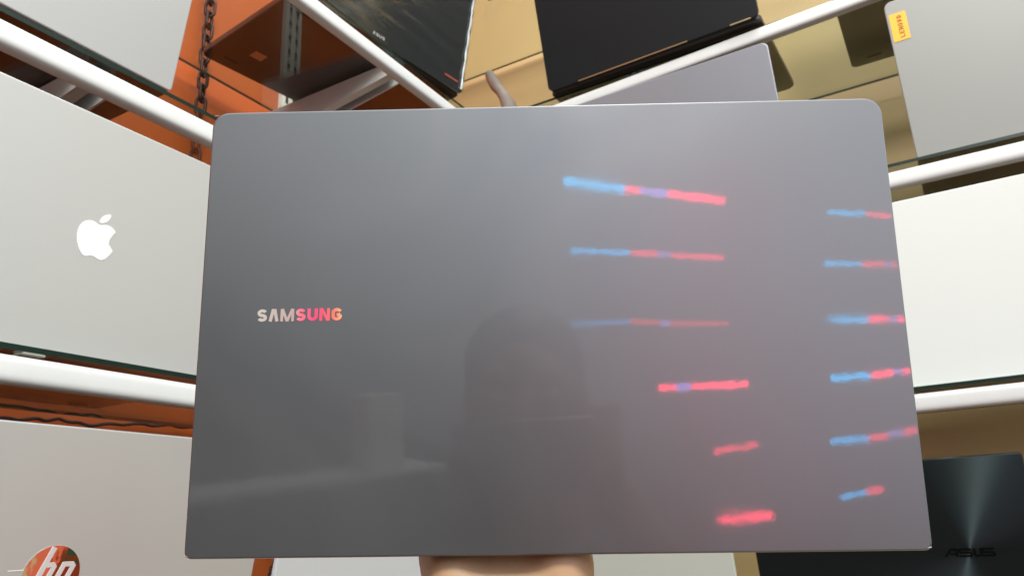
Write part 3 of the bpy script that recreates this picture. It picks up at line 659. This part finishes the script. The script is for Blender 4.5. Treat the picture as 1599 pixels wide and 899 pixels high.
cap(bm, wf, wf.lerp(el_, 0.6), 0.026, 0.040); cap(bm, wf.lerp(el_, 0.6), el_, 0.040, 0.038)
shL = B(-0.20, 0.155, -0.21); shR = B(-0.27, -0.185, -0.21)
cap(bm, el_, shL, 0.040, 0.050)
# --- right arm raised, hand holding the phone
phc = B(-0.012, 0, 0.0)
hw_ = B(-0.045, -0.085, -0.06); elR = B(-0.17, -0.25, -0.36)
cap(bm, hw_, hw_.lerp(elR, 0.5), 0.025, 0.038); cap(bm, hw_.lerp(elR, 0.5), elR, 0.038, 0.040); cap(bm, elR, shR, 0.042, 0.050)
for k in range(4):
    zz = -0.030 + 0.019 * k
    cap(bm, hw_, B(-0.045, -0.075, zz), 0.018, 0.012); cap(bm, B(-0.042, -0.078, zz), B(-0.012, -0.086, zz + .004), 0.0092, 0.0085); cap(bm, B(-0.012, -0.086, zz + .004), B(0.000, -0.066, zz + .006), 0.0085, 0.0075)
cap(bm, hw_, B(-0.050, -0.050, -0.040), 0.018, 0.014); cap(bm, B(-0.050, -0.050, -0.040), B(-0.040, -0.020, -0.022), 0.012, 0.0085)
# --- torso, neck, head, legs
ell(bm, B(-0.27, -0.01, -0.36), (0.115, 0.17, 0.20), Matrix.Rotation(math.atan2(Fw.y, Fw.x), 4, 'Z'))
ell(bm, B(-0.26, -0.01, -0.56), (0.105, 0.155, 0.17), Matrix.Rotation(math.atan2(Fw.y, Fw.x), 4, 'Z'))
cap(bm, B(-0.25, 0.13, -0.215), B(-0.27, -0.15, -0.215), 0.058, 0.058)
cap(bm, B(-0.28, -0.01, -0.22), B(-0.29, -0.01, -0.05), 0.062, 0.055)
hd = B(-0.275, 0.006, 0.028); hr = Matrix.Rotation(math.atan2(Fw.y, Fw.x), 4, 'Z')
ell(bm, hd + Z * 0.02, (0.093, 0.075, 0.098), hr); ell(bm, hd + B(0.022, 0, -0.045), (0.062, 0.056, 0.070), hr)
cap(bm, hd + B(0.088, 0, 0.025), hd + B(0.104, 0, -0.012), 0.009, 0.014); cap(bm, hd + B(0.07, -.03, 0.036), hd + B(0.07, .03, 0.036), 0.018, 0.018)
cap(bm, hd + B(0.072, -.018, -0.045), hd + B(0.072, .018, -0.045), 0.011, 0.011); ell(bm, hd + B(0.058, 0, -0.085), (0.024, 0.026, 0.022), hr)
for s in (-1, 1): ell(bm, hd + B(-0.002, s * 0.077, 0.0), (0.018, 0.007, 0.032), hr)
hip = [B(-0.25, 0.085, -0.66), B(-0.25, -0.105, -0.66)]
for hp_, s in zip(hip, (1, -1)):
    kne = hp_ + B(0.03, 0.01 * s, -0.38); ank = kne + B(-0.05, 0, -0.355)
    cap(bm, hp_, kne, 0.085, 0.056); cap(bm, kne, ank, 0.055, 0.036); cap(bm, ank + Z * -0.015, ank + B(0.15, 0.01 * s, -0.03), 0.036, 0.026)
bmesh.ops.transform(bm, matrix=PI_, verts=bm.verts)
fuse(bm, 0.0042, 6, 'body', skin, person)
# hair
M['hair'] = mat('black_hair', (0.012, 0.010, 0.009), 0.5, noise=0.4, nscale=90, bump=0.6, bscale=150)
bm = bmesh.new(); ell(bm, hd + B(-0.012, 0, 0.045), (0.094, 0.083, 0.086), hr); ell(bm, hd + B(-0.035, 0, 0.00), (0.074, 0.078, 0.080), hr)
bmesh.ops.transform(bm, matrix=PI_, verts=bm.verts); fuse(bm, 0.006, 4, 'hair', M['hair'], person)
M['eye'] = mat('eye', (0.7, 0.68, 0.65), 0.2); 
for s in (-1, 1):
    bm = bmesh.new(); ell(bm, hd + B(0.079, s * 0.031, 0.012), (0.011, 0.013, 0.0075), hr); bmesh.ops.transform(bm, matrix=PI_, verts=bm.verts); obj('eye', bm, M['eye'], person, 60)
# shirt and trousers
M['shirt'] = mat('dark_shirt', (0.09, 0.085, 0.09), 0.85, noise=0.2, nscale=30, bump=0.3, bscale=200)
bm = bmesh.new()
ell(bm, B(-0.27, -0.01, -0.36), (0.128, 0.183, 0.20), hr); ell(bm, B(-0.26, -0.01, -0.57), (0.122, 0.172, 0.17), hr)
cap(bm, B(-0.25, 0.13, -0.217), B(-0.27, -0.15, -0.217), 0.068, 0.068)
cap(bm, shL, shL.lerp(el_, 0.62), 0.066, 0.056); cap(bm, shR, shR.lerp(elR, 0.62), 0.066, 0.056)
bmesh.ops.transform(bm, matrix=PI_, verts=bm.verts); fuse(bm, 0.007, 6, 'shirt', M['shirt'], person)
M['trousers'] = mat('navy_trousers', (0.02, 0.025, 0.04), 0.85, noise=0.2, nscale=30)
bm = bmesh.new()
cap(bm, hip[0] + Z * 0.03, hip[1] + Z * 0.03, 0.108, 0.108)
for hp_, s in zip(hip, (1, -1)):
    kne = hp_ + B(0.03, 0.01 * s, -0.38); ank = kne + B(-0.05, 0, -0.34); cap(bm, hp_, kne, 0.098, 0.070); cap(bm, kne, ank, 0.070, 0.055)
bmesh.ops.transform(bm, matrix=PI_, verts=bm.verts); fuse(bm, 0.008, 4, 'trousers', M['trousers'], person)
# unseen counter and carton, added for the pale reflections low in the lid
A_ = Vector((-0.922, 0.221, 0)); D_ = (Vector((-1.002, -0.349, 0)) - A_).normalized(); N_ = Vector((D_.y, -D_.x, 0)); N_ = N_ if N_.x < 0 else -N_
ct = empty('counter', A_ + Z * ZB, math.atan2(D_.y, D_.x)); ysg = 1 if Vector((-D_.y, D_.x, 0)).dot(N_) > 0 else -1
tag(ct, 'added pale topped counter mirrored faintly across the lower left of the held lid', 'counter')
def cbox(x0, x1, y0, y1, z0, z1, name, m, parent):
    bm = bmesh.new(); box(bm, (x0, min(ysg * y0, ysg * y1), z0), (x1, max(ysg * y0, ysg * y1), z1)); bmesh.ops.bevel(bm, geom=bm.edges[:], offset=0.003, segments=2, affect='EDGES'); return obj(name, bm, m, parent)
M['counter_top'] = mat('pale_counter_top', (0.75, 0.77, 0.74), 0.35); M['counter_body'] = mat('dark_counter_front', (0.035, 0.035, 0.035), 0.6)
cbox(-0.25, 0.56, 0.0, 0.18, -ZB - 0.158, -ZB - 0.143, 'counter_top', M['counter_top'], ct)
cbox(-0.23, 0.54, 0.02, 0.16, 0.0, -ZB - 0.1585, 'counter_body', M['counter_body'], ct)
cq = empty('carton', A_ + D_ * 0.43 + N_ * 0.05 + Z * -0.143, math.atan2(D_.y, D_.x)); tag(cq, 'small white carton added on the counter, mirrored faintly in the held lid', 'box')
M['card'] = mat('white_card', (0.85, 0.86, 0.84), 0.6)
cbox(-0.045, 0.045, 0, 0.09, 0.0, 0.16, 'carton_body', M['card'], cq); cbox(-0.0455, 0.0455, -.0005, 0.0905, 0.1605, 0.168, 'carton_flap', M['card'], cq)
# phone that takes the picture: just behind the viewpoint
ph = empty('phone', B(0, 0, 0)); tag(ph, 'black phone held up in front of the laptop, mirrored dimly in its lid', 'phone')
M['phone'] = mat('phone_grey', (0.10, 0.10, 0.11), 0.4)
ph.rotation_euler = (0, 0, math.atan2(Fw.y, Fw.x) - R(90))
bm = bmesh.new(); slab(bm, outline(0.158, 0.075, 0.010), -0.018, -0.010, 0.002); bo = obj('phone_body', bm, M['phone'], ph, 40); bo.location = (0, 0, -0.045); bo.rotation_euler = (R(17), 0, 0)
S.cycles.max_bounces = 8; S.cycles.transparent_max_bounces = 16
